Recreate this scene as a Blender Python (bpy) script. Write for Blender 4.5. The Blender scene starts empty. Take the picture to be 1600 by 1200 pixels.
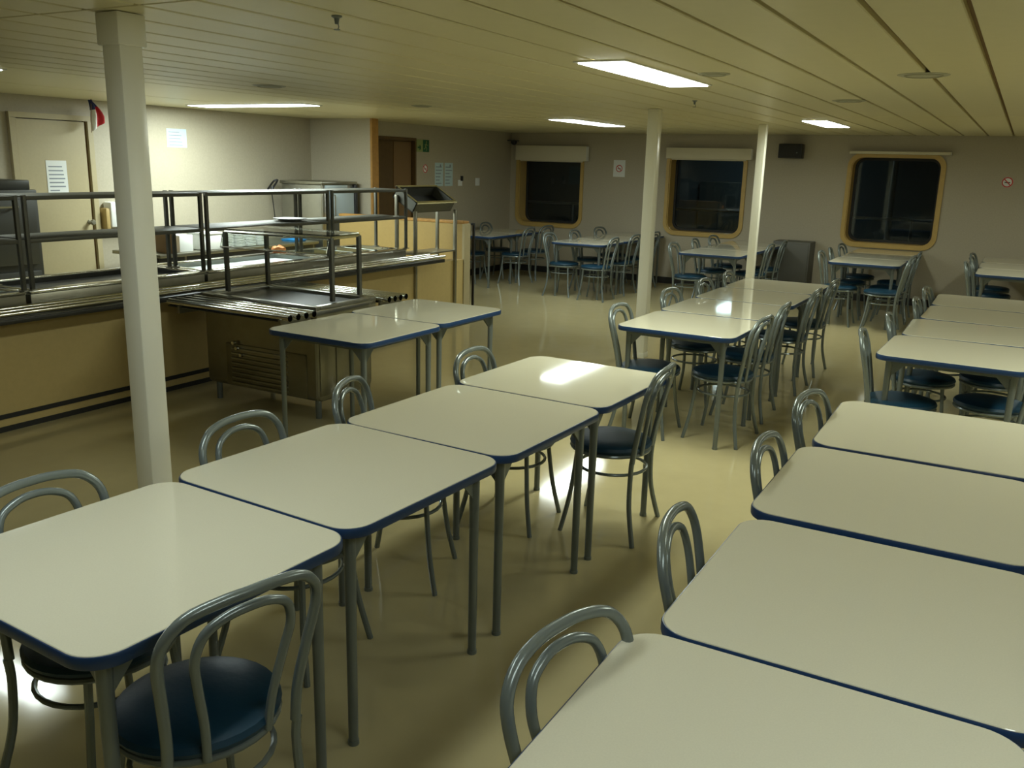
import bpy, bmesh, math, random
from mathutils import Vector, Matrix
random.seed(7)
S = bpy.context.scene
COL = S.collection
PI = math.pi
ZC, YW, XL = 2.28, 13.4, -7.65       # ceiling height, window wall, left dining wall

# ------------------------------------------------------------------ materials
def mat(name, col, rough=.5, metal=0., spec=.5, noise=0., nscale=40., bump=0., bscale=120., coat=0., emit=None, estr=0.):
    m = bpy.data.materials.new(name); m.use_nodes = True
    nt = m.node_tree; b = nt.nodes['Principled BSDF']
    b.inputs['Base Color'].default_value = (*col, 1); b.inputs['Roughness'].default_value = rough
    b.inputs['Metallic'].default_value = metal; b.inputs['Specular IOR Level'].default_value = spec
    b.inputs['Coat Weight'].default_value = coat
    if noise or bump:
        tc = nt.nodes.new('ShaderNodeTexCoord')
    if noise:
        n = nt.nodes.new('ShaderNodeTexNoise'); n.inputs['Scale'].default_value = nscale; n.inputs['Detail'].default_value = 3
        nt.links.new(tc.outputs['Object'], n.inputs['Vector'])
        r = nt.nodes.new('ShaderNodeMix'); r.data_type = 'RGBA'
        r.inputs['A'].default_value = (*[max(0, c*(1-noise)) for c in col], 1)
        r.inputs['B'].default_value = (*[min(1, c*(1+noise)) for c in col], 1)
        nt.links.new(n.outputs['Fac'], r.inputs['Factor']); nt.links.new(r.outputs['Result'], b.inputs['Base Color'])
    if bump:
        n2 = nt.nodes.new('ShaderNodeTexNoise'); n2.inputs['Scale'].default_value = bscale
        nt.links.new(tc.outputs['Object'], n2.inputs['Vector'])
        bp = nt.nodes.new('ShaderNodeBump'); bp.inputs['Strength'].default_value = bump; bp.inputs['Distance'].default_value = .004
        nt.links.new(n2.outputs['Fac'], bp.inputs['Height']); nt.links.new(bp.outputs['Normal'], b.inputs['Normal'])
    if emit:
        b.inputs['Emission Color'].default_value = (*emit, 1); b.inputs['Emission Strength'].default_value = estr
    return m
M = {}
M['laminate'] = mat('cream_laminate', (.64, .61, .47), .05, spec=.5, noise=.06, nscale=260)
M['edge'] = mat('blue_vinyl_edge', (.013, .042, .115), .35)
M['steel_grey'] = mat('grey_metal_tube', (.175, .20, .19), .30, metal=.4)
M['chair_grey'] = mat('grey_chair_tube', (.19, .22, .21), .25, metal=.35)
M['vinyl'] = mat('dark_teal_vinyl', (.008, .038, .068), .42, spec=.35, bump=.15, bscale=60)
M['wall'] = mat('cream_wall', (.43, .385, .285), .55, noise=.10, nscale=55)
M['ceil'] = mat('ceiling_panel', (.66, .60, .36), .38, noise=.04, nscale=14)
M['gap'] = mat('ceiling_gap', (.16, .095, .03), .8)
M['floor'] = mat('ochre_vinyl_floor', (.50, .43, .23), .085, noise=.06, nscale=7, bump=.03, bscale=6)
M['stainless'] = mat('stainless_steel', (.40, .40, .36), .30, metal=1., noise=.08, nscale=18)
M['steel_bright'] = mat('polished_stainless', (.70, .70, .64), .16, metal=1.)
M['steel_dark'] = mat('dull_stainless', (.30, .29, .23), .33, metal=.9, noise=.15, nscale=12)
M['shelf'] = mat('satin_shelf_steel', (.115, .115, .095), .52, metal=.6, noise=.1, nscale=20)
M['well'] = mat('bright_well_steel', (.58, .63, .61), .38, metal=.85)
M['dark_well'] = mat('dark_well', (.05, .05, .045), .35, metal=.6)
M['tan'] = mat('tan_counter_panel', (.56, .43, .18), .42, noise=.07, nscale=30)
M['tan_shaded'] = mat('shaded_tan_panel', (.40, .28, .10), .45, noise=.07, nscale=30)  # counter tan darkened: the partition's shade is put into its colour
M['wood'] = mat('orange_wood_trim', (.42, .22, .055), .45, noise=.25, nscale=18)
M['frame'] = mat('ochre_window_frame', (.50, .34, .10), .42, noise=.1, nscale=20)
M['door'] = mat('brown_wood_door', (.11, .065, .022), .5, noise=.2, nscale=14)
M['door_cream'] = mat('cream_door', (.43, .365, .21), .5, noise=.05, nscale=40)
M['black'] = mat('black_plastic', (.012, .012, .014), .4)
M['rubber'] = mat('black_rubber', (.02, .02, .018), .7)
M['oven'] = mat('dark_oven_enamel', (.045, .045, .035), .45, metal=.2)
M['grey'] = mat('dark_grey_cabinet', (.10, .10, .085), .5)
M['post'] = mat('cream_post_paint', (.86, .84, .70), .25)
M['blind'] = mat('cream_blind', (.66, .61, .45), .6)
M['white'] = mat('white_plastic', (.80, .81, .78), .35)
M['paper'] = mat('white_paper', (.78, .80, .78), .8)
M['paperblue'] = mat('pale_blue_paper', (.50, .64, .66), .8)
M['ink'] = mat('grey_ink', (.25, .28, .32), .8)
M['red'] = mat('red_ink', (.55, .03, .025), .6)
M['flagred'] = mat('red_flag_cloth', (.42, .012, .018), .7)
M['flagblue'] = mat('navy_flag_cloth', (.02, .03, .12), .7)
M['flagwhite'] = mat('white_flag_cloth', (.75, .74, .68), .7)
M['green'] = mat('green_sign', (.012, .10, .045), .5)
M['limegreen'] = mat('pale_green_sign', (.28, .34, .13), .5)
M['blue'] = mat('blue_plastic', (.02, .22, .55), .4)
M['orange'] = mat('orange_cloth', (.75, .25, .06), .7)
M['bluepanel'] = mat('pale_blue_panel', (.50, .60, .66), .35)
M['board'] = mat('brown_board', (.20, .12, .05), .6)
M['amber'] = mat('amber_side_shade', (.50, .36, .14), .5)  # shade on the white dispenser's left side, as a colour
M['night'] = mat('night_bulkhead', (.045, .065, .075), .7)
M['nightpole'] = mat('deck_pole_paint', (.30, .33, .32), .5)
M['deck'] = mat('deck_paint', (.03, .045, .045), .6)
M['lamp'] = mat('lamp_diffuser', (.9, .9, .85), .5, emit=(.95, 1., .90), estr=11.)
M['lampk'] = mat('galley_lamp_diffuser', (.9, .9, .85), .5, emit=(.90, 1., .97), estr=11.)
M['decklamp'] = mat('deck_lamp_diffuser', (.9, .9, .9), .5, emit=(.75, .95, 1.), estr=9.)
M['vent'] = mat('grey_vent', (.36, .35, .25), .5)
g = bpy.data.materials.new('window_glass'); g.use_nodes = True
b = g.node_tree.nodes['Principled BSDF']; b.inputs['Transmission Weight'].default_value = 1; b.inputs['Roughness'].default_value = .02
b.inputs['IOR'].default_value = 1.45; b.inputs['Base Color'].default_value = (.75, .85, .85, 1)
M['glass'] = g
g = bpy.data.materials.new('clear_guard_glass'); g.use_nodes = True
b = g.node_tree.nodes['Principled BSDF']; b.inputs['Transmission Weight'].default_value = 1; b.inputs['Roughness'].default_value = .03
b.inputs['IOR'].default_value = 1.2; b.inputs['Base Color'].default_value = (.90, .96, .93, 1)
M['guard'] = g

# ------------------------------------------------------------------ mesh helpers
def obj(name, bm, m, parent=None, smooth=True, loc=None):
    me = bpy.data.meshes.new(name)
    bmesh.ops.recalc_face_normals(bm, faces=bm.faces)
    bm.to_mesh(me); bm.free()
    ms = m if isinstance(m, (list, tuple)) else [m]
    for k in ms: me.materials.append(M[k])
    if smooth:
        for p in me.polygons: p.use_smooth = True
        me.set_sharp_from_angle(angle=math.radians(38))
    o = bpy.data.objects.new(name, me); COL.objects.link(o)
    if parent: o.parent = parent
    if loc: o.location = loc
    return o
def tag(o, label=None, cat=None, group=None, kind=None):
    if label: o['label'] = label
    if cat: o['category'] = cat
    if group: o['group'] = group
    if kind: o['kind'] = kind
    return o
def thing(name, loc, rz=0, label=None, cat=None, group=None, kind=None):
    o = bpy.data.objects.new(name, None); COL.objects.link(o)
    o.location = loc; o.rotation_euler = (0, 0, rz); o.empty_display_size = .1
    return tag(o, label, cat, group, kind)
def copy_tree(o, parent=None):
    c = o.copy(); COL.objects.link(c)
    if parent: c.parent = parent
    for ch in list(o.children): copy_tree(ch, c)
    return c
def box(bm, x0, x1, y0, y1, z0, z1, bev=0., mi=0, seg=2):
    r = bmesh.ops.create_cube(bm, size=1)
    vs = r['verts']
    bmesh.ops.scale(bm, vec=(abs(x1-x0), abs(y1-y0), abs(z1-z0)), verts=vs)
    bmesh.ops.translate(bm, vec=((x0+x1)/2, (y0+y1)/2, (z0+z1)/2), verts=vs)
    fs = set(f for v in vs for f in v.link_faces)
    for f in fs: f.material_index = mi
    if bev:
        es = set(e for v in vs for e in v.link_edges)
        r2 = bmesh.ops.bevel(bm, geom=list(es), offset=bev, segments=seg, affect='EDGES', profile=.5)
        for f in r2['faces']: f.material_index = mi
    return bm
def B(*a, bev=0., mi=0):
    return box(bmesh.new(), *a, bev=bev, mi=mi)
def smooth_path(pts, n=6, closed=False):
    P = [Vector(p) for p in pts]; out = []
    N = len(P)
    rng = range(N) if closed else range(N-1)
    for i in rng:
        if closed: p0, p1, p2, p3 = P[i-1], P[i], P[(i+1) % N], P[(i+2) % N]
        else: p0, p1, p2, p3 = P[max(i-1, 0)], P[i], P[i+1], P[min(i+2, N-1)]
        for k in range(n):
            t = k/n
            out.append(.5*((2*p1)+(-p0+p2)*t+(2*p0-5*p1+4*p2-p3)*t*t+(-p0+3*p1-3*p2+p3)*t**3))
    if not closed: out.append(P[-1])
    return out
def tube(bm, pts, r, sides=10, closed=False, cap=True, mi=0):
    P = [Vector(p) for p in pts]; n = len(P)
    R = r if isinstance(r, (list, tuple)) else [r]*n
    T = []
    for i in range(n):
        if closed: t = P[(i+1) % n]-P[i-1]
        else: t = P[min(i+1, n-1)]-P[max(i-1, 0)]
        T.append(t.normalized())
    up = Vector((0, 0, 1)) if abs(T[0].z) < .9 else Vector((1, 0, 0))
    nrm = (up-T[0]*up.dot(T[0])).normalized()
    rings = []
    for i in range(n):
        nrm = (nrm-T[i]*nrm.dot(T[i])).normalized(); bn = T[i].cross(nrm)
        rings.append([bm.verts.new(P[i]+(nrm*math.cos(2*PI*k/sides)+bn*math.sin(2*PI*k/sides))*R[i]) for k in range(sides)])
    for i in range(n if closed else n-1):
        a, c = rings[i], rings[(i+1) % n]
        for k in range(sides):
            f = bm.faces.new((a[k], a[(k+1) % sides], c[(k+1) % sides], c[k])); f.material_index = mi
    if cap and not closed:
        bm.faces.new(rings[0]).material_index = mi; bm.faces.new(rings[-1][::-1]).material_index = mi
    return bm
def TB(pts, r, sides=10, closed=False): return tube(bmesh.new(), pts, r, sides, closed)
def lathe(bm, prof, c=(0, 0, 0), sides=28, mi=0):
    rings = []
    for r, z in prof:
        if r < 1e-5: rings.append([bm.verts.new((c[0], c[1], c[2]+z))])
        else: rings.append([bm.verts.new((c[0]+r*math.cos(2*PI*k/sides), c[1]+r*math.sin(2*PI*k/sides), c[2]+z)) for k in range(sides)])
    for a, d in zip(rings, rings[1:]):
        for k in range(sides):
            k2 = (k+1) % sides
            if len(a) == 1 and len(d) == 1: continue
            if len(a) == 1: f = bm.faces.new((a[0], d[k2], d[k]))
            elif len(d) == 1: f = bm.faces.new((a[k], a[k2], d[0]))
            else: f = bm.faces.new((a[k], a[k2], d[k2], d[k]))
            f.material_index = mi
    return bm
def rrect(w, h, r, n=8):
    out = []
    for cx, cy, a0 in ((w/2-r, h/2-r, 0), (-w/2+r, h/2-r, PI/2), (-w/2+r, -h/2+r, PI), (w/2-r, -h/2+r, 3*PI/2)):
        for k in range(n+1):
            a = a0+PI/2*k/n; out.append((cx+r*math.cos(a), cy+r*math.sin(a)))
    return out
def stack(bm, loops, mi=0, cap0=True, cap1=True):
    rings = [[bm.verts.new(p) for p in L] for L in loops]
    for a, d in zip(rings, rings[1:]):
        n = len(a)
        for k in range(n): bm.faces.new((a[k], a[(k+1) % n], d[(k+1) % n], d[k])).material_index = mi
    if cap0: bm.faces.new(rings[0][::-1]).material_index = mi
    if cap1: bm.faces.new(rings[-1]).material_index = mi
    return bm

# ------------------------------------------------------------------ setting
def struct(name, bm, m, smooth=False): return tag(obj(name, bm, m, smooth=smooth), kind='structure')
X0, X1, Y0 = -8.3, 4.2, -4.0
struct('floor', B(X0-.2, X1+.2, Y0-.2, YW+.3, -.06, 0), 'floor')
# ceiling: plank panels running toward the windows, with dark gaps between
bm = bmesh.new()
seg = [(-4.0, 2.275), (2.287, 9.1), (9.112, YW)]
x = -5.75
while x < X1:
    for y0, y1 in seg: box(bm, x+.011, x+.279, y0, y1, ZC, ZC+.03, bev=.004, seg=1)
    x += .29
for xa, xb in ((-8.3, -7.05), (-7.04, -5.75)):
    for y0, y1 in seg: box(bm, xa, xb-.01, y0, y1, ZC, ZC+.03, bev=.003, seg=1)
box(bm, X0-.2, X1+.2, Y0-.2, YW+.3, ZC+.024, ZC+.08, mi=1)
struct('ceiling', bm, ['ceil', 'gap'])
struct('wall_galley', B(X0-.15, X0, Y0, 9.3, 0, ZC+.05), 'wall')
struct('wall_cross', B(X0, -7.30, 9.2, 9.32, 0, ZC+.05), 'wall')
struct('trim_1', B(-7.305, -7.275, 9.195, 9.325, 0, ZC), 'wood')
bm = bmesh.new()
box(bm, XL-.15, XL, 9.3, 9.72, 0, ZC+.05); box(bm, XL-.15, XL, 10.66, YW+.3, 0, ZC+.05); box(bm, XL-.15, XL, 9.72, 10.66, 2.08, ZC+.05)
struct('wall_left', bm, 'wall')
struct('wall_right', B(X1, X1+.15, Y0, YW+.3, 0, ZC+.05), 'wall')
struct('wall_back', B(X0-.15, X1+.15, Y0-.15, Y0, 0, ZC+.05), 'wall')
# window wall with rounded openings
WX = [-6.905, -4.25, -1.595]; WW, WH, WZ = 1.15, 1.19, 1.405
def wloop(cx, w, h, r, y): return [(cx+a, y, WZ+c) for a, c in rrect(w, h, r, 10)]
bm = bmesh.new()
edges = []
for L in [[(XL-.15, YW, 0), (X1+.15, YW, 0), (X1+.15, YW, ZC+.05), (XL-.15, YW, ZC+.05)]]+[wloop(c, WW, WH, .15, YW) for c in WX]:
    vs = [bm.verts.new(p) for p in L]
    for i in range(len(vs)): edges.append(bm.edges.new((vs[i], vs[(i+1) % len(vs)])))
bmesh.ops.triangle_fill(bm, use_beauty=True, use_dissolve=False, edges=edges)
bm2 = bm
r = bmesh.ops.extrude_face_region(bm, geom=list(bm.faces))
bmesh.ops.translate(bm, vec=(0, .3, 0), verts=[v for v in r['geom'] if isinstance(v, bmesh.types.BMVert)])
struct('wall_windows', bm, 'wall')
struct('baseboard_windows', B(XL, X1, YW-.012, YW, 0, .10), 'rubber')
struct('baseboard_left', B(XL, XL+.012, 10.66, YW-.012, 0, .10), 'rubber')
for i, cx in enumerate(WX):
    w = thing('window_%d' % (i+1), (cx, YW, WZ-WH/2), kind='structure')
    def loc(L): return [(a-cx, y-YW, z-(WZ-WH/2)) for a, y, z in L]
    def ring(y0, y1, wo, wi, ro, ri):
        bm = bmesh.new()
        L = [loc(wloop(cx, WW+wi, WH+wi, ri, y1)), loc(wloop(cx, WW+wi, WH+wi, ri, y0)), loc(wloop(cx, WW+wo, WH+wo, ro, y0)), loc(wloop(cx, WW+wo, WH+wo, ro, y1))]
        stack(bm, L+[L[0]], cap0=False, cap1=False); bmesh.ops.remove_doubles(bm, verts=bm.verts, dist=1e-5); return bm
    obj('window_frame', ring(YW-.022, YW+.001, .10, -.005, .19, .15), 'frame', w)
    obj('window_lining', ring(YW+.002, YW+.27, -.002, -.03, .148, .135), 'frame', w)
    obj('window_gasket', ring(YW+.225, YW+.262, -.031, -.10, .134, .11), 'rubber', w)
    obj('window_pane', stack(bmesh.new(), [loc(wloop(cx, WW-.06, WH-.06, .12, YW+.240)), loc(wloop(cx, WW-.06, WH-.06, .12, YW+.248))]), 'glass', w, smooth=False)
# door in the left wall
d = thing('door_1', (XL, 10.19, 0), kind='structure')
obj('door_leaf', B(-.10, -.06, -.44, .44, .005, 2.05), 'door', d, smooth=False)
bm = bmesh.new(); box(bm, -.15, .012, -.47, -.441, 0, 2.049); box(bm, -.15, .012, .441, .47, 0, 2.049); box(bm, -.15, .012, -.47, .47, 2.05, 2.09)
obj('door_frame', bm, 'door', d, smooth=False)
obj('door_panel', B(-.06, -.052, .02, .42, .02, 2.03), 'board', d, smooth=False)
obj('door_handle', TB([(-.06, -.36, 1.02), (-.01, -.36, 1.02), (-.01, -.26, 1.02)], .009), 'steel_grey', d)
# cream door in the galley wall
d = thing('door_2', (X0, 5.53, 0), kind='structure')
obj('door_leaf', B(.001, .03, -.36, .345, .005, 2.06), 'door_cream', d, smooth=False)
bm = bmesh.new(); box(bm, .001, .045, -.43, -.37, 0, 2.069); box(bm, .001, .045, .375, .43, 0, 2.069); box(bm, .001, .045, -.43, .43, 2.07, 2.12)
obj('door_frame', bm, 'door_cream', d, smooth=False)
obj('door_seam', B(.0005, .012, .346, .374, 0, 2.07), 'gap', d, smooth=False)
bm = lathe(bmesh.new(), [(0, 0), (.022, 0), (.022, .01), (.011, .02), (.011, .04), (.027, .05), (.03, .065), (.02, .078), (0, .08)], sides=16)
bmesh.ops.rotate(bm, matrix=Matrix.Rotation(PI/2, 3, 'Y'), verts=bm.verts); bmesh.ops.translate(bm, vec=(.03, .31, 1.08), verts=bm.verts)
obj('door_knob', bm, 'steel_dark', d)
# low serving walls
struct('wall_serving', B(-5.66, -5.52, -2.0, 8.62, 0, .69), 'tan')
bm = bmesh.new(); box(bm, -5.52, -5.512, -2.0, 8.62, 0.0, .035); box(bm, -5.52, -5.512, -2.0, 8.62, .085, .115)
struct('baseboard_serving', bm, 'rubber')
struct('wall_partition', B(-7.36, -5.54, 8.64, 8.74, 0, 1.09), 'tan_shaded')
struct('trim_2', B(-7.36, -5.53, 8.63, 8.75, 1.09, 1.12, bev=.004), 'wood')
struct('trim_3', B(-5.54, -5.51, 8.625, 8.755, 0, 1.09), 'door_cream')
# square steel posts
def column(x, y, s, label, collar=False):
    c = thing('support_post', (x, y, 0), label=label, cat='post', group='cream square support posts')
    obj('post_shaft', B(-s/2, s/2, -s/2, s/2, 0, ZC, bev=.008), 'post', c)
    if collar: obj('post_collar', B(-s/2-.012, s/2+.012, -s/2-.012, s/2+.012, ZC-.12, ZC-.002, bev=.006), 'post', c)
    bm = bmesh.new(); box(bm, -s/2-.004, s/2+.004, -s/2-.004, s/2+.004, 0, .05, bev=.003)
    obj('post_foot', bm, 'post', c)
column(-3.08, 2.38, .103, 'large cream square post at the left, nearest the camera', True)
column(-3.003, 7.86, .103, 'cream square post beside the left end of the far middle table row')
column(-2.70, 10.5, .090, 'farthest cream square post, in front of the wall between middle and right windows')

# ------------------------------------------------------------------ ceiling lamps, vents
def lamp(cx, cy, lx, ly, label, m='lamp'):
    t = thing('ceiling_light', (cx, cy, ZC), label=label, cat='ceiling light', group='fluorescent ceiling panels')
    bm = bmesh.new()
    for a in ((-lx/2-.02, lx/2+.02, -ly/2-.02, -ly/2), (-lx/2-.02, lx/2+.02, ly/2, ly/2+.02), (-lx/2-.02, -lx/2, -ly/2, ly/2), (lx/2, lx/2+.02, -ly/2, ly/2)):
        box(bm, *a, -.007, .002)
    obj('light_frame', bm, 'white', t, smooth=False)
    obj('light_diffuser', B(-lx/2, lx/2, -ly/2, ly/2, -.012, .0), m, t, smooth=False)
    return t
WARM, COOL = (.92, 1., .84), (.87, 1., .96)
LAMPS = [(-1.95, 4.98, .25, 1.36, 32, WARM, 180, 'largest lit ceiling panel, above the middle of the room'),
 (-4.72, 10.15, .29, 1.55, 18, COOL, 170, 'lit ceiling panel near the leftmost window'),
 (-1.98, 10.35, .25, 1.30, 18, WARM, 170, 'lit ceiling panel near the rightmost window'),
 (-6.95, 6.85, 1.55, .27, 88, COOL, 180, 'lit ceiling panel above the galley counter'),
 (-6.6, 3.5, 1.4, .27, 10, COOL, 170, None), (-1.95, 1.15, .25, 1.36, 4, COOL, 170, None), (.45, 1.0, .25, 1.36, 4, COOL, 170, None),
 (1.1, 4.98, .25, 1.36, 33, WARM, 170, None), (1.1, 10.35, .25, 1.36, 18, WARM, 170, None)]
for cx, cy, lx, ly, pw, colr, spr, lab in LAMPS:
    lamp(cx, cy, lx, ly, lab or 'lit ceiling panel outside the view of the photo', 'lamp' if colr is WARM else 'lampk')
    ld = bpy.data.lights.new('tube_light', 'AREA'); ld.shape = 'RECTANGLE'; ld.size = lx; ld.size_y = ly
    ld.energy = pw; ld.color = colr; ld.spread = math.radians(spr)
    lo = bpy.data.objects.new('tube_light', ld); COL.objects.link(lo); lo.location = (cx, cy, ZC-.016)
def vent(x, y, r, label):
    t = thing('ceiling_vent', (x, y, ZC), label=label, cat='ceiling vent', group='round ceiling vents')
    obj('vent_plate', lathe(bmesh.new(), [(r, .001), (r, -.002), (r*.93, -.005), (r*.6, -.005), (r*.55, -.008), (0, -.008)], sides=32), 'vent', t)
    bm = bmesh.new(); tube(bm, [(r*.72*math.cos(a*PI/12), r*.76*math.sin(a*PI/12), -.006) for a in range(24)], .004, 6, closed=True)
    obj('vent_ring', bm, 'vent', t)
vent(-.56, 5.37, .13, 'round grey ceiling vent at upper right, nearest of the vents')
vent(-1.22, 7.1, .12, 'round grey ceiling vent farther back at right, before the rightmost lamp')
vent(-1.60, 5.05, .09, 'round grey ceiling vent just right of the largest lit panel')
vent(-5.1, 7.2, .10, 'round grey ceiling vent over the end of the serving line')
vent(-4.97, 5.08, .12, 'round grey ceiling vent left of centre, before the galley lamp')
def sprinkler(x, y, label):
    t = thing('ceiling_sprinkler', (x, y, ZC), label=label, cat='sprinkler', group='ceiling sprinklers')
    obj('sprinkler_base', lathe(bmesh.new(), [(.020, .001), (.020, -.005), (.010, -.010), (.007, -.03), (0, -.03)], sides=16), 'steel_grey', t)
    obj('sprinkler_deflector', lathe(bmesh.new(), [(0, -.047), (.012, -.047), (.012, -.050), (0, -.050)], sides=16), 'steel_grey', t)
    obj('sprinkler_arm', TB([(.006, 0, -.028), (.009, 0, -.040), (.004, 0, -.049)], .002, 6), 'steel_grey', t)
sprinkler(-2.31, 2.72, 'small sprinkler head on the ceiling at top left of centre')
sprinkler(-2.33, 6.93, 'small sprinkler head on the ceiling between the lamps')
dm = thing('dome_camera', (XL+.12, YW-.12, 2.13), label='small black dome camera in the far left ceiling corner', cat='camera')
obj('camera_dome', lathe(bmesh.new(), [(0, -.055), (.03, -.045), (.05, -.02), (.055, 0), (.05, .012), (0, .014)], sides=20), 'black', dm)
obj('camera_mount', B(-.12, .03, -.02, .12, .012, .03), 'grey', dm)

# ------------------------------------------------------------------ tables
TS = .80
def tloop(s, r, z): return [(a, c, z) for a, c in rrect(s, s, r, 8)]
def make_table():
    t = thing('dining_table', (0, 0, 0))
    bm = bmesh.new()
    stack(bm, [tloop(TS-.010, .083, .742), tloop(TS-.010, .083, .7485), tloop(TS-.014, .081, .750)])
    obj('tabletop', bm, 'laminate', t, smooth=False)
    bm = bmesh.new()
    stack(bm, [tloop(TS-.02, .078, .716), tloop(TS-.004, .086, .718), tloop(TS, .088, .723), tloop(TS, .088, .742), tloop(TS-.005, .0855, .7475), tloop(TS-.009, .0835, .7478), tloop(TS-.0095, .0833, .742)], cap1=False)
    obj('edge_band', bm, 'edge', t)
    bm = bmesh.new(); q = TS/2-.075
    for a in ((-q, q, -q-.012, -q+.012), (-q, q, q-.012, q+.012), (-q-.012, -q+.012, -q, q), (q-.012, q+.012, -q, q)): box(bm, *a, .690, .7165)
    obj('frame_rail', bm, 'steel_grey', t, smooth=False)
    for sx in (-1, 1):
        for sy in (-1, 1):
            bm = bmesh.new(); px, py = sx*(TS/2-.079), sy*(TS/2-.079)
            tube(bm, [(px, py, .012), (px, py, .40), (px, py, .7165)], [.0155, .0165, .019], 12)
            leg = obj('leg', bm, 'steel_grey', t)
            bm = bmesh.new()
            v = [bm.verts.new(p) for p in ((px-sx*.012, py-.008*0, .705), (px-sx*.10, py, .705), (px-sx*.016, py, .615))]
            f = bm.faces.new(v); e = bmesh.ops.extrude_face_region(bm, geom=[f]); bmesh.ops.translate(bm, vec=(0, .006, 0), verts=[z for z in e['geom'] if isinstance(z, bmesh.types.BMVert)])
            v = [bm.verts.new(p) for p in ((px, py-sy*.012, .705), (px, py-sy*.10, .705), (px, py-sy*.016, .615))]
            f = bm.faces.new(v); e = bmesh.ops.extrude_face_region(bm, geom=[f]); bmesh.ops.translate(bm, vec=(.006, 0, 0), verts=[z for z in e['geom'] if isinstance(z, bmesh.types.BMVert)])
            obj('leg_gusset', bm, 'steel_grey', leg, smooth=False)
            obj('leg_glide', lathe(bmesh.new(), [(0, 0), (.018, 0), (.018, .014), (0, .014)], (px, py, 0), 12), 'steel_grey', leg)
    return t
TP = None
def table(x, y, deg, label):
    global TP
    if TP is None: TP = make_table(); t = TP
    else: t = copy_tree(TP)
    t.location = (x, y, 0); t.rotation_euler.z = math.radians(deg)
    return tag(t, label, 'table', 'cream square dining tables')
ORD = ['first', 'second', 'third', 'fourth']
def trow(rows, phrase, n=4):
    for i, (x, y, d) in enumerate(rows):
        p = 'nearest' if i == 0 else ('farthest' if i == len(rows)-1 else ORD[i]+' from near end')
        table(x, y, d, 'blue-edged cream table, %s %s' % (p, phrase))
trow([(-1.899, 1.400, -2.6), (-1.884, 2.206, -2.8), (-1.850, 3.008, -2.0), (-1.836, 3.812, -1.9)], 'in the near left row')
trow([(-.243, 1.340, 0), (-.203, 2.147, 0), (-.217, 2.988, .05), (-.198, 3.816, .5)], 'in the near right row')
table(-3.530, 4.285, -.8, 'cream square table touching the steel salad counter, nearer of that pair')
table(-3.549, 5.092, -.8, 'cream square table beyond the one touching the salad counter, before the tan partition')
trow([(-1.842, 5.762, -.8), (-1.847, 6.585, 0), (-1.852, 7.407, -.4), (-1.858, 8.228, -.4)], 'in the far middle row')
trow([(-.227, 5.806, -1.6), (-.189, 6.628, .5), (-.150, 7.455, -.9), (-.150, 8.280, .4)], 'in the second right-hand row')
wrows = {1: (-6.96, 11.38, 'row below the leftmost window'), 2: (-5.20, 11.33, 'row between the left and middle windows'),
         3: (-3.30, 11.13, 'row right of the middle window'), 4: (-1.53, 11.36, 'row below the rightmost window'),
         5: (.04, 11.15, 'row by window wall at right edge')}
for k, (x, y, ph) in wrows.items():
    trow([(x, y+i*.808, 0) for i in range(3 if k not in (1, 4, 2) else 2)] + ([(x, y+2*.806, 0)] if k in (2, 4, 1) and y+1.612+.4 < YW-.01 else []), 'in the '+ph)

# ------------------------------------------------------------------ chairs (face +X, origin under the seat)
def make_chair():
    c = thing('dining_chair', (0, 0, 0))
    obj('seat', lathe(bmesh.new(), [(0, .428), (.185, .428), (.199, .434), (.203, .446), (.196, .460), (.17, .469), (.10, .474), (0, .476)], sides=32), 'vinyl', c)
    obj('seat_rim', TB([(.192*math.cos(a*PI/16), .192*math.sin(a*PI/16), .421) for a in range(32)], .010, 8, closed=True), 'chair_grey', c)
    half = [(-.165, .170, .40), (-.178, .170, .50), (-.202, .186, .63), (-.222, .199, .725), (-.238, .190, .785), (-.252, .145, .830), (-.264, .07, .846)]
    pts = half+[(-.268, 0, .848)]+[(a, -b_, z) for a, b_, z in half[::-1]]
    obj('back_hoop', TB(smooth_path(pts, 4), .0135, 10), 'chair_grey', c)
    half = [(-.182, .080, .425), (-.195, .088, .52), (-.216, .110, .64), (-.233, .121, .715), (-.248, .103, .775), (-.257, .055, .803)]
    pts = half+[(-.261, 0, .810)]+[(a, -b_, z) for a, b_, z in half[::-1]]
    obj('inner_hoop', TB(smooth_path(pts, 4), .0115, 10), 'chair_grey', c)
    for s in (-1, 1):
        obj('leg', TB(smooth_path([(.125, .130*s, .425), (.135, .142*s, .30), (.150, .160*s, .16), (.180, .185*s, .0)], 4), .0115, 9), 'chair_grey', c)
        obj('leg', TB(smooth_path([(-.165, .175*s, .405), (-.162, .172*s, .33), (-.168, .185*s, .18), (-.205, .222*s, .0)], 4), .0125, 9), 'chair_grey', c)
    obj('ring_stretcher', TB([(-.015+.168*math.cos(a*PI/14), .172*math.sin(a*PI/14), .325) for a in range(28)], .008, 8, closed=True), 'chair_grey', c)
    return c
CP = None
def chair(x, y, deg, label):
    global CP
    if CP is None: CP = make_chair(); c = CP
    else: c = copy_tree(CP)
    c.location = (x, y, 0); c.rotation_euler.z = math.radians(deg)
    return tag(c, label, 'chair', 'grey tube chairs with dark teal seats')
def crow(lst, base, side, phrase):
    for i, (x, y, d) in enumerate(lst):
        p = 'nearest' if i == 0 else ('farthest' if i == len(lst)-1 else ORD[i])
        chair(x, y, base+d, 'hoop-back chair, %s on the %s of the %s' % (p, side, phrase))
crow([(-2.09, 1.40, -1), (-2.10, 2.20, 3), (-2.15, 2.92, 20), (-2.06, 3.72, 4)], 0, 'left', 'near left row')
crow([(-1.605, 1.315, -12), (-1.62, 3.91, 4.6)], 180, 'right', 'near left row')
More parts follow.
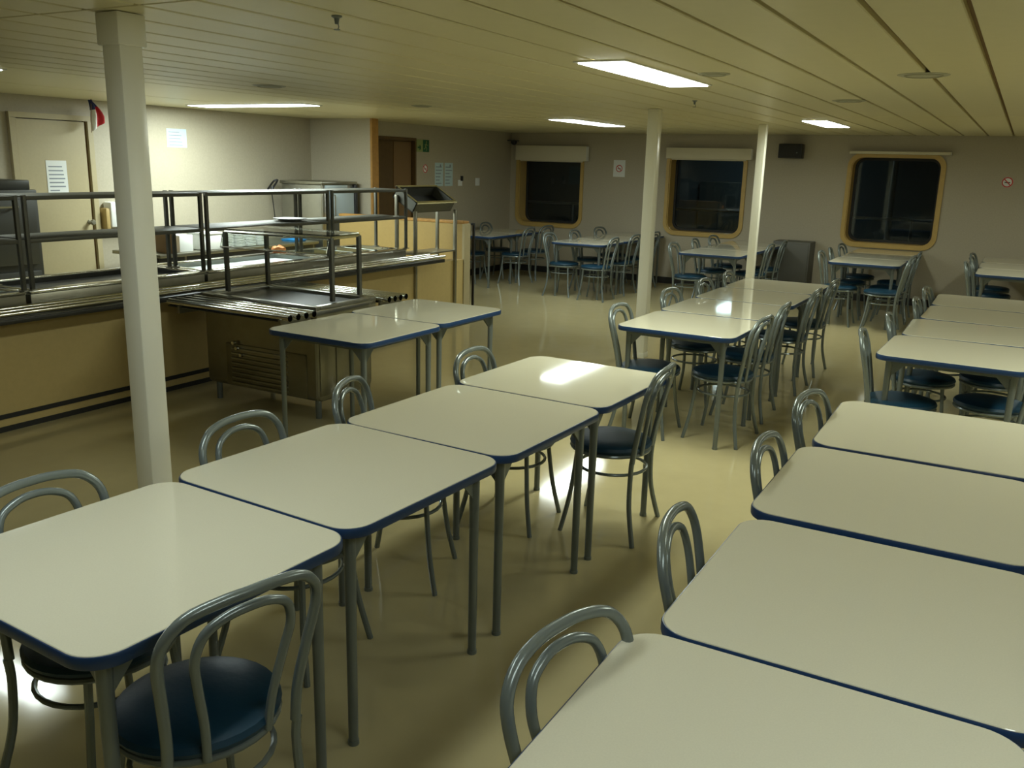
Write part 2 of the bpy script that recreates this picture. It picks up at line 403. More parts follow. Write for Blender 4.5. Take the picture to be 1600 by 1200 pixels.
crow([(-.445, 1.43, -12), (-.45, 2.20, 7), (-.42, 3.03, 0), (-.43, 3.76, -8)], 0, 'left', 'near right row')
crow([(-2.06, 5.60, 2), (-2.06, 6.60, -3), (-2.04, 7.42, 0), (-2.03, 8.10, 3)], 0, 'left', 'far middle row')
crow([(-1.60, 5.74, -3), (-1.63, 6.42, 2), (-1.60, 7.40, 0), (-1.60, 8.18, -2)], 180, 'right', 'far middle row')
crow([(-.48, 5.62, 5), (-.43, 6.40, 4), (-.36, 7.36, 0), (-.36, 8.16, -4)], 0, 'left', 'second right-hand row')
crow([(-.01, 5.88, -2), (-.02, 6.62, 3), (.02, 7.40, 0)], 180, 'right', 'second right-hand row')
ys = (.02, .80, 1.60)
def wch(k, ls, rs):
    x, y, ph = wrows[k]
    if ls: crow([(x-.25+dx, y+dy, d) for dx, dy, d in ls], 0, 'left', ph)
    if rs: crow([(x+.25+dx, y+dy, d) for dx, dy, d in rs], 180, 'right', ph)
wch(1, [(.02, .1, 0), (.02, .9, 4)], [(.08, .42, 3), (.04, 1.1, -5)])
wch(2, [(.0, -.22, 0), (0, .60, 3), (0, 1.48, -3)], [(.02, -.30, 4), (.02, .48, 0), (.02, 1.25, -3)])
wch(3, [(.0, -.25, 0), (0, .62, 5), (0, 1.40, -4)], [(.02, .62, 0), (.02, 1.35, 3)])
wch(4, [(.0, -.25, 0), (0, .35, 6), (0, 1.1, -4)], [(.0, -.42, 2), (0, .02, -4), (0, .65, 0)])
wch(5, [(.0, -.18, 0), (.02, .40, 5), (.0, 1.1, -6)], [])

# ------------------------------------------------------------------ serving line
YB = [(1.96, 3.39), (3.42, 4.85), (4.88, 6.31), (6.34, 7.50)]
CN = ['at the left edge of the photo', 'left of the large near post', 'behind the salad counter', 'at the far end of the line']
wellm = ['well', 'dark_well', 'well', 'well']
for i, (a, c) in enumerate(YB):
    t = thing('serving_counter', (-5.84, (a+c)/2, 0), label='stainless serving counter section %s' % CN[i], cat='serving counter', group='stainless serving counter sections')
    h = (c-a)/2
    bm = bmesh.new()
    box(bm, -.34, .17, -h, h, .06, .74)
    obj('counter_body', bm, 'steel_dark', t, smooth=False)
    bm = bmesh.new()   # front apron
    box(bm, .17, .335, -h, h, .72, .868, bev=.006)
    obj('counter_apron', bm, 'steel_dark', t)
    bm = bmesh.new()   # rim
    for q in ((-.35, -.29, -h, h), (.255, .345, -h, h), (-.29, .255, -h, -h+.05), (-.29, .255, h-.05, h)): box(bm, *q, .866, .89, bev=.005)
    obj('counter_rim', bm, 'steel_bright', t)
    bm = bmesh.new()   # sunken well: floor and walls
    box(bm, -.29, .255, -h+.05, h-.05, .838, .843)
    for q in ((-.295, -.288, -h+.045, h-.045), (.254, .262, -h+.045, h-.045), (-.29, .255, -h+.043, -h+.052), (-.29, .255, h-.052, h-.043)): box(bm, *q, .838, .876)
    obj('well_liner', bm, wellm[i], t, smooth=False)
# food pans in the last section
for k in range(3):
    y = 6.62+.34*k
    t = thing('food_pan', (-5.86, y, .8435), label='shallow steel food pan in the far counter well, %s from the near end' % ORD[k], cat='food pan', group='steel food pans')
    bm = bmesh.new(); L = rrect(.50, .29, .04, 5); Li = rrect(.46, .25, .04, 5)
    stack(bm, [[(a*.9, c*.85, .002) for a, c in Li], [(a, c, .046) for a, c in Li], [(a, c, .050) for a, c in L], [(a, c, .047) for a, c in L], [(a*1.01, c*1.01, .044) for a, c in Li], [(a*.91, c*.86, 0) for a, c in Li]], cap1=True)
    obj('pan_shell', bm, 'steel_bright', t)
    bm = bmesh.new(); tube(bm, smooth_path([(.23, -.05, .050), (.238, -.03, .060), (.238, .03, .060), (.23, .05, .050)], 4), .005, 6)
    obj('pan_handle', bm, 'steel_bright', t)
# long tray rail
t = thing('tray_rail', (-5.36, 2.8, .80), label='long three-tube steel tray rail along the tan counter front', cat='tray rail')
for k, x in enumerate((-.10, 0, .10)):
    obj('rail_tube', tube(bmesh.new(), [(x, -4.4, 0), (x, 5.05, 0)], .0155, 10, cap=False), 'steel_bright', t)
obj('rail_gap_shade', B(-.145, .118, -4.4, 5.03, -.034, -.026, bev=.002), 'dark_well', t)  # dark sheet added to make the gaps between tubes look shaded
obj('rail_under_shade', B(.105, .117, -4.4, 5.03, -.060, -.034, bev=.002), 'dark_well', t)  # dark strip standing in for the shade beneath the rail
for k in range(8):
    y = -3.6+1.2*k
    bm = bmesh.new(); box(bm, -.155, .10, y-.012, y+.012, -.055, -.035, bev=.003); box(bm, -.158, -.146, y-.02, y+.02, -.075, -.014)
    obj('rail_bracket', bm, 'steel_dark', t, smooth=False)
# double-level overshelves
XF, XB = -5.497, -5.885
for i, (a, c) in enumerate(YB):
    t = thing('overshelf', ((XF+XB)/2, (a+c)/2, .89), label='two-level stainless overshelf on the counter %s' % CN[i], cat='shelf', group='stainless overshelves')
    h = (c-a)/2; d = (XF-XB)/2
    for z, nm in ((.60, 'upper_shelf'), (.33, 'lower_shelf')):
        bm = bmesh.new(); box(bm, -d+.005, d-.005, -h+.003, h-.003, z-.006, z, bev=.002)
        box(bm, d-.009, d+.011, -h+.002, h-.002, z-.026, z, bev=.003); box(bm, -d-.011, -d+.009, -h+.002, h-.002, z-.026, z, bev=.003)
        obj(nm, bm, 'shelf', t)
    for sx in (-1, 1):
        for sy in (-1, 1):
            px, py = sx*d, sy*(h-.014)
            bm = bmesh.new(); box(bm, px-.013, px+.013, py-.013, py+.013, .001, .605, bev=.003)
            o = obj('shelf_post', bm, 'shelf', t)
            obj('post_flange', B(px-.03, px+.03, py-.018, py+.018, 0.0005, .008, bev=.002), 'steel_dark', o)
t = thing('plate', (-5.70, 6.02, 1.2205), label='white plate lying on the lower overshelf behind the salad counter', cat='plate')
obj('plate_disc', lathe(bmesh.new(), [(0, 0), (.07, 0), (.10, .008), (.145, .022), (.147, .025), (.10, .014), (.07, .007), (0, .006)], sides=32), 'white', t)
obj('plate_foot', TB([(.062*math.cos(a*PI/12), .062*math.sin(a*PI/12), .002) for a in range(24)], .002, 6, closed=True), 'white', t)
t = tag(obj('blue_tray', stack(bmesh.new(), [[(a, c, z) for a, c in rrect(w, l, .03, 5)] for w, l, z in ((.22, .20, 0), (.24, .22, .02), (.25, .23, .022), (.23, .21, .018), (.215, .195, .004))]), 'blue'), 'small blue tray on the galley table behind the overshelf', 'tray')
t.location = (-7.58, 8.06, .801)
t = tag(obj('orange_cloth', lathe(bmesh.new(), [(0, 0), (.05, 0), (.065, .02), (.055, .045), (.03, .05), (.012, .062), (0, .06)], sides=14), 'orange'), 'small crumpled orange cloth on the counter behind the glass guard', 'cloth')
for v in t.data.vertices: v.co.x *= 1+.25*math.sin(v.co.y*70); v.co.y *= 1.15+.2*math.sin(v.co.x*60); v.co.z *= 1+.15*math.sin(v.co.x*90+v.co.y*40)
t.location = (-6.155, 6.33, .8905)
# tilted cutlery bin on posts at the end of the line
t = thing('cutlery_bin', (-5.63, 8.05, 0), label='tilted open stainless bin on tall posts at the end of the serving line', cat='bin')
bm = bmesh.new()
L, D = .81, .30
def pt(x, y, z): return (x*.86+z*.5-.01, y, 1.405-x*.52+z*.86)
def tb(x0, x1, y0, y1, z0, z1):
    r = bmesh.ops.create_cube(bm, size=1); vs = r['verts']
    for v in vs: v.co = pt(x0+(v.co.x+.5)*(x1-x0), y0+(v.co.y+.5)*(y1-y0), z0+(v.co.z+.5)*(z1-z0))
tb(-.15, .15, -.36, .36, -.10, -.09)
obj('bin_floor', bm, 'dark_well', t, smooth=False); bm = bmesh.new()
tb(-.15, -.14, -.36, .36, -.09, .02); tb(.14, .15, -.36, .36, -.09, .02); tb(-.15, .15, -.36, -.35, -.09, .02); tb(-.15, .15, .35, .36, -.09, .02)
obj('bin_shell', bm, 'shelf', t, smooth=False)
bm = bmesh.new()
tb(.135, .165, -.375, .375, .018, .032); tb(-.165, -.135, -.375, .375, .018, .032); tb(-.15, .15, -.375, -.345, .018, .032); tb(-.15, .15, .345, .375, .018, .032)
obj('bin_rim', bm, 'steel_bright', t, smooth=False)
for k, (px, py, z1) in enumerate(((.12, -.38, 1.26), (-.12, -.38, 1.42), (.12, .38, 1.26), (-.12, .38, 1.42))):
    obj('bin_post', B(px-.017, px+.017, py-.017, py+.017, 0, z1, bev=.004), 'steel_dark', t)
obj('bin_undershelf', B(-.16, .14, -.36, .36, .80, .815, bev=.003), 'steel_dark', t)
# black rail post at the partition end
t = thing('rail_post', (-5.525, 8.85, 0), label='thin black square post at the end of the tan partition', cat='post')
obj('post_bar', B(-.012, .012, -.012, .012, 0, 1.085, bev=.002), 'black', t)
obj('post_arm', B(-.010, .010, -.095, .012, 1.07, 1.092, bev=.002), 'black', t)

# ------------------------------------------------------------------ salad counter (cold well island)
t = thing('salad_counter', (-4.62, 4.80, 0), label='stainless salad counter with glass guard jutting out from the serving line', cat='salad counter')
ox, oy = -4.62, 4.80
hx0, hx1 = -5.12-ox, -4.06-ox     # body extents
bm = bmesh.new(); L = [(y, z) for y, z in rrect(.60, .60, .05, 6)]
stack(bm, [[(hx0, y, .42+z) for y, z in L], [(hx1-.012, y, .42+z) for y, z in L], [(hx1, y*.97, .42+z*.97) for y, z in L]])
obj('cabinet_body', bm, 'steel_dark', t, smooth=False)
bm = bmesh.new(); box(bm, -.30-.0, .47+.0, -.309, -.299, .14, .45, bev=.003)
lv = obj('vent_panel', bm, 'steel_dark', t)
bm = bmesh.new()
for k in range(8):
    z = .165+.036*k
    tube(bm, [(-.24, -.312, z), (.30, -.312, z)], .009, 6)
obj('vent_louvers', bm, 'stainless', lv)
for k, (x, z) in enumerate(((-.20, .40), (-.17, .365), (-.13, .318))):
    bm = lathe(bmesh.new(), [(0, .02), (.012, .02), (.015, 0), (0, 0)], sides=14)
    bmesh.ops.rotate(bm, matrix=Matrix.Rotation(PI/2, 3, 'X'), verts=bm.verts); bmesh.ops.translate(bm, vec=(x, -.318, z+.06), verts=bm.verts)
    obj('control_knob', bm, 'steel_bright', t)
for sx in (hx0+.06, hx1-.03):
    for sy in (-.26, .28): obj('leg', TB([(sx, sy, 0), (sx, sy, .14)], .022, 12), 'steel_grey', t)
bm = bmesh.new()
for y0, y1 in ((-.27, -.12), (-.10, .02), (.05, .27)): box(bm, hx1-.002, hx1+.006, y0, y1, .16, .69, bev=.003)
obj('end_panel', bm, 'steel_dark', t)
bm = bmesh.new(); tx0, tx1 = -5.14-ox, -4.045-ox
for q in ((tx0, tx1, -.31, -.26), (tx0, tx1, .28, .34), (tx0, tx0+.09, -.26, .28), (tx1-.05, tx1, -.26, .28)): box(bm, *q, .765, .795, bev=.004)
box(bm, tx0, tx1, -.305, .335, .715, .768, bev=.004)
obj('countertop_rim', bm, 'stainless', t)
bm = bmesh.new(); box(bm, tx0+.085, tx1-.045, -.262, .282, .767, .772)
obj('cold_well', bm, 'dark_well', t, smooth=False)
for base, ys_ in ((-1, (-.62, -.545, -.47, -.395)), (1, (.42, .49, .56, .63))):
    for y in ys_: obj('tray_tube', tube(bmesh.new(), [(-5.12-ox, y, .768), (-3.985-ox, y, .768)], .022, 12, cap=False), 'steel_bright', t)
    y0, y1 = min(ys_)-.03, max(ys_)+.03
    obj('tray_gap_shade', B(-5.11-ox, -4.07-ox, y0+.01, y1-.005, .738, .745, bev=.002), 'dark_well', t)  # dark sheet added below the tubes as painted shade in their gaps
    bm = bmesh.new()
    prof = [(y0, .752), (y0+.02, .700), (y1-.02, .690), (y1, .690), (y1, .752)] if base < 0 else [(y0, .752), (y0, .690), (y0+.02, .690), (y1-.02, .700), (y1, .752)]
    stack(bm, [[(-4.065-ox, y, z) for y, z in prof], [(-4.045-ox, y, z) for y, z in prof]])
    obj('tray_bracket', bm, 'steel_dark', t, smooth=False)
    obj('tray_bracket', B(-5.0-ox, -4.98-ox, y0, y1, .70, .752), 'steel_dark', t, smooth=False)
gz = 1.232
gp = ((-5.06-ox, -.13), (-5.11-ox, .33), (-4.15-ox, -.02), (-4.20-ox, .34))
for x, y in gp: obj('guard_post', B(x-.015, x+.015, y-.015, y+.015, .79, gz, bev=.004), 'shelf', t)
bm = bmesh.new()
tube(bm, [(gp[0][0], gp[0][1], gz), (gp[2][0], gp[2][1], gz)], .013, 8); tube(bm, [(gp[2][0], gp[2][1], gz), (gp[3][0], gp[3][1], gz)], .013, 8)
tube(bm, [(gp[3][0], gp[3][1], gz), (gp[1][0], gp[1][1], gz)], .013, 8); tube(bm, [(gp[1][0], gp[1][1], gz), (gp[0][0], gp[0][1], gz)], .013, 8)
obj('guard_frame', bm, 'steel_bright', t)
bm = bmesh.new(); stack(bm, [[(*gp[0], gz+.014), (*gp[2], gz+.014), (*gp[3], gz+.014), (*gp[1], gz+.014)], [(*gp[0], gz+.020), (*gp[2], gz+.020), (*gp[3], gz+.020), (*gp[1], gz+.020)]])
obj('guard_top_glass', bm, 'guard', t, smooth=False)
bm = bmesh.new(); a, c = gp[0], gp[2]
stack(bm, [[(a[0], a[1]-.02, gz-.01), (c[0], c[1]-.02, gz-.01), (c[0], c[1]-.05, gz-.10), (a[0], a[1]-.05, gz-.10)], [(a[0], a[1]-.026, gz-.01), (c[0], c[1]-.026, gz-.01), (c[0], c[1]-.056, gz-.10), (a[0], a[1]-.056, gz-.10)]])
obj('guard_front_glass', bm, 'guard', t, smooth=False)
obj('guard_lower_edge', TB([(a[0], a[1]-.053, gz-.108), (c[0], c[1]-.053, gz-.108)], .006, 8), 'steel_bright', t)

# ------------------------------------------------------------------ galley behind the line
t = thing('oven', (-7.9, 4.12, 0), label='large dark oven standing against the galley wall at far left', cat='oven')
obj('oven_body', B(-.36, .36, -.72, .72, .06, 1.44, bev=.01), 'oven', t)
obj('oven_top_box', B(-.25, .30, .25, .70, 1.44, 1.52, bev=.008), 'oven', t)
for z0, z1 in ((.20, .74), (.80, 1.36)):
    dr = obj('oven_door', B(.36, .385, -.68, .68, z0, z1, bev=.006), 'oven', t)
    obj('oven_handle', TB([(.385, -.5, z1-.06), (.42, -.5, z1-.06), (.42, .5, z1-.06), (.385, .5, z1-.06)], .010, 8), 'steel_dark', dr)
for sx in (-.3, .3):
    for sy in (-.64, .64): obj('leg', TB([(sx, sy, 0), (sx, sy, .07)], .02, 10), 'steel_dark', t)
t = thing('galley_table', (-7.75, 7.25, 0), label='low dark galley worktable carrying the white stacks', cat='worktable')
obj('worktop', B(-.35, .38, -1.30, 1.02, .765, .80, bev=.005), 'steel_dark', t)
obj('undershelf', B(-.33, .36, -.98, .98, .22, .24, bev=.003), 'dark_well', t)
obj('front_panel', B(.33, .345, -1.28, 1.0, .42, .764, bev=.003), 'dark_well', t)
obj('back_panel', B(-.35, -.33, -1.0, 1.0, .25, .76), 'dark_well', t, smooth=False)
for sx in (-.3, .33):
    for sy in (-.96, .96): obj('leg', TB([(sx, sy, 0), (sx, sy, .77)], .02, 10), 'steel_dark', t)
t = thing('white_box', (-7.56, 6.34, .801), label='grey white carton at the near end of the galley worktable', cat='box')
obj('carton', B(-.12, .12, -.085, .085, 0, .17, bev=.004), 'paper', t)
obj('carton_flap', B(-.121, .121, -.004, .004, .170, .173), 'paper', t)
t = thing('white_container', (-7.54, 6.67, .801), label='bright white lidded container on the galley worktable', cat='container')
obj('tub', B(-.13, .13, -.12, .12, 0, .16, bev=.015), 'white', t); obj('lid', B(-.137, .137, -.127, .127, .16, .182, bev=.008), 'white', t)
for k in range(4):
    y = 6.93+.165*k
    n = 9 if k < 2 else 8
    t = thing('plate_stack', (-7.50, y, .801), label='stack of white plates on the galley worktable, %s of four from the left' % ORD[k], cat='plate stack', group='white plate stacks')
    bm = bmesh.new()
    prof = [(0, 0)]
    for q in range(n): prof += [(.050, .018*q+.001), (.078, .018*q+.010), (.079, .018*q+.013), (.060, .018*q+.0165)]
    prof += [(0, .018*n)]
    tag(obj('plates', lathe(bm, prof, sides=24), 'white', t), kind='stuff')
t = thing('chopping_board', (-7.50, 6.13, .801), label='brown board leaning upright beside the white carton', cat='board')
bm = B(-.14, .14, -.012, .012, 0, .20, bev=.006)
obj('board_slab', bm, 'board', t)
# dish machine at the end of the galley
t = thing('dish_machine', (-7.80, 8.70, 0), label='tall stainless galley machine with pale blue front panel by the end wall', cat='machine')
obj('machine_body', B(-.33, .33, -.25, .40, .10, 1.46, bev=.012), 'stainless', t)
obj('machine_top', B(-.345, .345, -.265, .415, 1.46, 1.50, bev=.008), 'steel_dark', t)
p = obj('front_door', B(.33, .352, -.11, .335, 1.02, 1.40, bev=.006), 'bluepanel', t)
obj('door_handle', TB([(.352, -.06, 1.08), (.38, -.06, 1.08), (.38, -.06, 1.34), (.352, -.06, 1.34)], .008, 8), 'steel_dark', p)
obj('control_strip', B(.33, .345, -.19, .22, 1.415, 1.455, bev=.003), 'bluepanel', t)
obj('shaded_side_edge', B(.33, .36, .345, .40, .12, 1.46, bev=.004), 'black', t)  # black strip painted in for the machine's shadow side
obj('corner_strip', B(.325, .345, -.26, -.215, .12, 1.46, bev=.003), 'steel_dark', t)
for sx in (-.28, .28):
    for sy in (-.2, .35): obj('leg', TB([(sx, sy, 0), (sx, sy, .11)], .02, 10), 'steel_dark', t)
t = thing('hose_tap', (-8.17, 8.36, 1.0), label='thin black hose hanging from a hooked tap left of the galley machine', cat='hose')
obj('hose_pipe', TB(smooth_path([(-.12, .02, .38), (-.02, .02, .48), (.02, .05, .50), (.05, .0, .47), (.05, -.07, .40)], 5), .012, 8), 'black', t)
obj('hose_nozzle', TB([(.05, -.07, .42), (.05, -.085, .34)], [.02, .024], 10), 'black', t)
obj('hose_cord', TB(smooth_path([(.05, -.085, .34), (.06, -.07, .15), (.07, -.05, -.1)], 5), .006, 6), 'black', t)

# ------------------------------------------------------------------ notices and wall things
def lines(bm, w, h, n, top=.82, bot=.12, t=.004, ax='x', seed=1):
    rr = random.Random(seed)
    for k in range(n):
        z = h*(top-(top-bot)*k/max(1, n-1)); l = w*rr.uniform(.45, .8)
        box(bm, -w*.4, -w*.4+l, -.0022, -.0012, z-h*.018, z+h*.018)
def notice(name, x, y, z, w, h, rz, label, cat, m='paper', n=6, seed=1, head=False):
    # local: faces -Y, stands up along Z
    t = thing(name, (x, y, z), rz, label=label, cat=cat)
    obj('sheet', B(-w/2, w/2, -.0012, 0, 0, h), m, t, smooth=False)
    bm = bmesh.new(); lines(bm, w, h, n, seed=seed)
    if head: box(bm, .02, .05, -.0024, -.0012, h*.80, h*.93)
    obj('print_lines', bm, 'ink', t, smooth=False)
    return t
RW = PI/2   # facing +X
notice('wall_notice', X0+.001, 7.03, 1.85, .27, .20, RW, 'pale blue-white sheet high on the bright galley wall', 'notice', 'paperblue', 5, 3)
notice('door_notice', X0+.032, 5.535, 1.36, .215, .325, RW, 'white notice taped to the cream galley door', 'notice', 'paper', 7, 5)
notice('wall_poster', XL+.001, 11.25, 1.42, .22, .34, RW, 'left of two white sheets on the dark left wall', 'notice', 'paperblue', 6, 6, True)
notice('wall_poster', XL+.001, 11.51, 1.42, .22, .34, RW, 'right of two white sheets on the dark left wall', 'notice', 'paperblue', 6, 8, True)
def disc(bm, r0, r1, y0, y1, c=(0, 0), n=28):
    a = [(c[0]+r1*math.cos(2*PI*k/n), c[1]+r1*math.sin(2*PI*k/n)) for k in range(n)]
    d = [(c[0]+r0*math.cos(2*PI*k/n), c[1]+r0*math.sin(2*PI*k/n)) for k in range(n)]
    rings = [[bm.verts.new((p[0], y, p[1])) for p in L] for L, y in ((a, y1), (a, y0), (d, y0), (d, y1))]
    for i in range(4):
        u, v = rings[i], rings[(i+1) % 4]
        for k in range(n): bm.faces.new((u[k], u[(k+1) % n], v[(k+1) % n], v[k]))
def bar2(bm, x0, z0, x1, z1, w, y0, y1):
    d = Vector((x1-x0, 0, z1-z0)).normalized(); nrm = Vector((-d.z, 0, d.x))*w/2
    A, C = Vector((x0, 0, z0)), Vector((x1, 0, z1))
    L = [A+nrm, C+nrm, C-nrm, A-nrm]
    stack(bm, [[(p.x, y0, p.z) for p in L], [(p.x, y1, p.z) for p in L]])
def nosmoke(x, y, z, r, rz, label, plate=None):
    t = thing('no_smoking_sign', (x, y, z), rz, label=label, cat='sign')
    if plate:
        obj('sheet', B(-plate[0]/2, plate[0]/2, -.001, 0, -plate[1]/2, plate[1]/2), 'paper', t, smooth=False)
    else:
        obj('sign_plate', stack(bmesh.new(), [[(r*1.02*math.cos(a*PI/14), yy, r*1.02*math.sin(a*PI/14)) for a in range(28)] for yy in (0, -.0015)]), 'paper', t, smooth=False)
    bm = bmesh.new(); disc(bm, r*.80, r, -.003, -.0016); bar2(bm, -r*.6, r*.6, r*.6, -r*.6, r*.18, -.0032, -.0018)
    obj('red_ring', bm, 'red', t, smooth=False)
    bm = bmesh.new(); bar2(bm, -r*.5, -r*.05, r*.5, -r*.05, r*.16, -.0026, -.0016)
    obj('cigarette', bm, 'black', t, smooth=False)
nosmoke(-.232, YW-.001, 1.705, .065, 0, 'round red no-smoking sticker on the window wall at far right')
nosmoke(-5.665, YW-.001, 1.745, .055, 0, 'white sheet with red no-smoking ring between left and middle windows', (.20, .26))
nosmoke(XL+.001, 10.89, 1.67, .06, RW, 'small red no-smoking sticker below the green exit sign')
t = thing('exit_sign', (XL+.001, 10.83, 1.91), RW, label='green and pale yellow exit sign right of the brown door', cat='sign')
obj('sign_plate', B(-.155, .0, -.004, 0, -.005, .165), 'limegreen', t, smooth=False)
obj('sign_figure_plate', B(.0, .155, -.004, 0, -.005, .165), 'green', t, smooth=False)
bm = bmesh.new(); bar2(bm, -.13, .055, -.06, .055, .022, -.006, -.004); bar2(bm, -.085, .085, -.055, .055, .02, -.006, -.004); bar2(bm, -.085, .025, -.055, .055, .02, -.006, -.004)
obj('sign_arrow', bm, 'green', t, smooth=False)
bm = bmesh.new(); disc(bm, .001, .013, -.006, -.004, (.085, .135), 14); bar2(bm, .08, .118, .065, .07, .022, -.006, -.004); bar2(bm, .065, .072, .095, .045, .014, -.006, -.004); bar2(bm, .095, .045, .085, .012, .014, -.006, -.004); bar2(bm, .065, .072, .045, .04, .014, -.006, -.004); bar2(bm, .045, .04, .02, .035, .014, -.006, -.004); bar2(bm, .078, .108, .112, .085, .011, -.006, -.004); bar2(bm, .076, .108, .045, .09, .011, -.006, -.004)
obj('running_figure', bm, 'limegreen', t, smooth=False)
t = thing('wall_card', (XL+.001, 11.84, 1.42), RW, label='small dark and white card right of the two white sheets', cat='card')
obj('card_sheet', B(-.07, .05, -.001, 0, 0, .09), 'paper', t, smooth=False); obj('card_photo', B(-.0, .075, -.002, 0, .075, .15), 'black', t, smooth=False)
t = thing('light_switch', (XL+.001, 12.33, 1.42), RW, label='pale switch plate on the dark left wall', cat='switch')
obj('switch_plate', B(-.06, .06, -.012, 0, 0, .12, bev=.004), 'white', t); obj('switch_rocker', B(-.025, .025, -.018, -.011, .03, .09, bev=.003), 'white', t)
# dispenser on galley wall
t = thing('soap_dispenser', (X0, 6.13, 1.0), RW, label='white dispenser with amber-shaded side on the galley wall behind the near post', cat='dispenser')
obj('dispenser_body', B(-.10, .16, -.13, -.001, .02, .28, bev=.02), 'white', t)
obj('dispenser_side_shade', B(-.145, -.085, -.11, -.001, .0, .22, bev=.02), 'amber', t)  # amber block standing in for the shaded side of the white body
obj('dispenser_nozzle', lathe(bmesh.new(), [(0, 0), (.02, 0), (.025, .03), (0, .03)], (.03, -.06, -.005), 12), 'grey', t)
# Chilean flag hung from the ceiling edge
t = thing('flag', (-8.12, 5.93, 1.96), RW, label='small red, white and navy flag hanging limp from a stick at the ceiling', cat='flag')
bm = bmesh.new()
NU, NV = 18, 12
grid = []
for i in range(NU+1):
    u = i/NU; row = []
    wdt = .05+.17*min(1, u*1.4)
    for j in range(NV+1):
        v = j/NV
        xx = -.09+.10*u+(v-.35)*wdt+.02*math.sin(u*4)
        row.append(bm.verts.new((xx, -.02+.022*math.sin(v*9+u*3)*(1-.3*u), .31*(1-u)-.06*(1-v)*u+.05*v*u)))
    grid.append(row)
for i in range(NU):
    for j in range(NV):
        f = bm.faces.new((grid[i][j], grid[i][j+1], grid[i+1][j+1], grid[i+1][j]))
        u, v = (i+.5)/NU, (j+.5)/NV
        f.material_index = 0 if (v < .62 and u < .36) else (1 if v < .42 else 2)
        if f.material_index == 2 and u < .30: f.material_index = 0
for v_ in bm.verts: v_.co = Vector((-.09+(v_.co.x+.09)*.62, v_.co.y, .31+(v_.co.z-.31)*.80))
fl = obj('flag_cloth', bm, ['flagblue', 'flagwhite', 'flagred'], t)
sm = fl.modifiers.new('thick', 'SOLIDIFY'); sm.thickness = .002
obj('flag_stick', TB([(-.10, -.02, .0), (-.075, -.02, .318)], .004, 6), 'board', t)
# speaker
t = thing('wall_speaker', (-2.99, YW, 2.05), label='black loudspeaker box on the window wall right of the middle window', cat='speaker')
obj('speaker_box', B(-.165, .165, -.20, -.03, -.10, .10, bev=.012), 'black', t)
obj('speaker_grille', B(-.15, .15, -.206, -.199, -.088, .088, bev=.004), 'rubber', t)
obj('speaker_badge', B(.09, .105, -.209, -.205, -.03, -.015), 'steel_grey', t)
obj('speaker_bracket', B(-.03, .03, -.032, -.001, -.05, .05, bev=.004), 'black', t)
# blinds
for nm, x0, x1, z0, z1, lab in (('W1', -7.50, -6.20, 1.84, 2.075, 'cream roller blind box above the leftmost window'), ('W2', -4.86, -3.56, 1.915, 2.075, 'cream roller blind box above the middle window'), ('W3', -2.20, -.93, 2.03, 2.068, 'thin cream blind rail above the rightmost window')):
    t = thing('roller_blind', ((x0+x1)/2, YW-.024, z0), label=lab, cat='blind', group='roller blinds')
    w = (x1-x0)/2; hh = z1-z0
    obj('blind_box', B(-w, w, -.09, 0, 0, hh, bev=.006), 'blind', t)
    if hh > .1: obj('blind_bar', TB([(-w+.08, -.045, -.008), (w-.08, -.045, -.008)], .010, 8), 'blind', t)
    obj('blind_endcap', B(w, w+.006, -.085, 0, .004, hh-.004), 'white', t)
t = thing('grey_cabinet', (-2.80, YW-.02, 0), label='dark grey low cabinet against the window wall right of the far post', cat='cabinet')
obj('cabinet_body', B(-.26, .26, -.36, -.0, .03, .80, bev=.008), 'grey', t)
obj('cabinet_door', B(-.24, .24, -.375, -.36, .06, .77, bev=.004), 'grey', t)
obj('cabinet_plinth', B(-.25, .25, -.34, -.02, 0, .03), 'black', t)

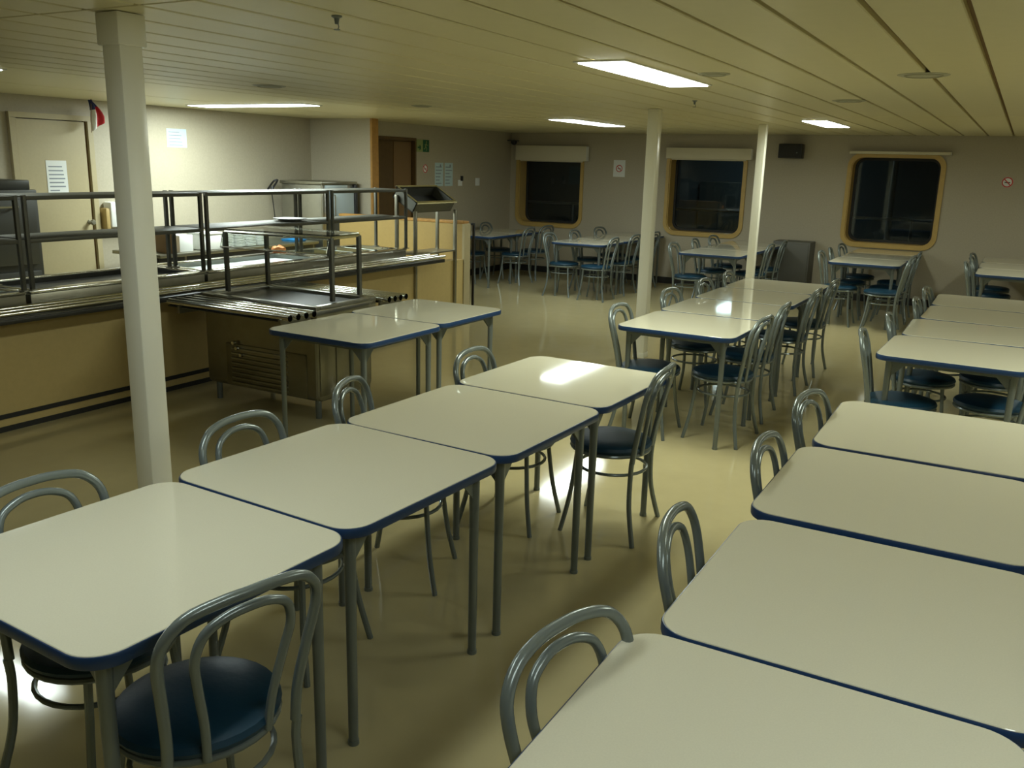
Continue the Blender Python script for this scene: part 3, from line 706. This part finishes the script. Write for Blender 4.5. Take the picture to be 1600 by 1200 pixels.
# ------------------------------------------------------------------ the dark deck outside the windows
struct('deck_floor', B(-16, 8, YW+.32, 24, -.10, -.02), 'deck')
struct('deck_bulkhead', B(-16, 8, 20.2, 20.4, -.1, 3.2), 'night')
struct('deck_ceiling', B(-16, 8, YW+.32, 21, 2.6, 2.7), 'night')
t = thing('deck_light', (-5.0, 18.4, 2.6), label='ceiling lamp over the dark deck outside, hidden from the photo', cat='ceiling light')
obj('light_diffuser', B(-.28, .28, -.35, .35, -.07, -.02, bev=.01), 'decklamp', t)
obj('light_body', B(-.38, .38, -.48, .48, -.02, 0), 'white', t, smooth=False)
t = thing('deck_pole', (-2.10, 17.6, -.02), label='pale vertical pole on the dark deck seen through the rightmost window', cat='pole')
obj('pole_shaft', TB([(0, 0, 0), (0, 0, 2.62)], .05, 12), 'nightpole', t)
obj('pole_base', B(-.1, .1, -.1, .1, 0, .03, bev=.005), 'nightpole', t)
t = thing('deck_railing', (-4.0, 16.4, -.02), label='low rail across the dark deck seen through the windows', cat='railing')
obj('rail_top', TB([(-6, 0, 1.05), (7, 0, 1.05)], .025, 8), 'nightpole', t); obj('rail_mid', TB([(-6, 0, .62), (7, 0, .62)], .018, 8), 'nightpole', t)
for k in range(7): obj('rail_stanchion', TB([(-6+2.1*k, 0, 0), (-6+2.1*k, 0, 1.05)], .022, 8), 'nightpole', t)
tag(obj('deck_hatch', B(-.9, .9, -.04, .04, 0, 1.5, bev=.02), 'deck', loc=(-5.6, 20.14, .0)), 'dim hatch panel on the dark bulkhead outside', 'hatch')

# ------------------------------------------------------------------ world, camera, view
w = bpy.data.worlds.new('night'); S.world = w; w.use_nodes = True
w.node_tree.nodes['Background'].inputs[0].default_value = (.01, .013, .018, 1); w.node_tree.nodes['Background'].inputs[1].default_value = .3
cam = bpy.data.cameras.new('camera'); co = bpy.data.objects.new('camera', cam); COL.objects.link(co)
R = ((0.8688516529624695, 0.4943902811845304, 0.025981820849688298), (0.14099934301371603, -0.19680529775750563, -0.9702509263300293), (-0.4745692682992492, 0.8466675408003194, -0.2407033131077649))
m = Matrix(((R[0][0], -R[1][0], -R[2][0]), (R[0][1], -R[1][1], -R[2][1]), (R[0][2], -R[1][2], -R[2][2])))
co.matrix_world = Matrix.Translation((0, 0, 1.7624)) @ m.to_4x4()
cam.sensor_width = 36; cam.lens = 36*1382.46/1600; cam.clip_start = .05
S.camera = co
S.view_settings.view_transform = 'Standard'; S.view_settings.look = 'None'; S.view_settings.gamma = 1; S.view_settings.use_curve_mapping = False
S.view_settings.exposure = 0.0
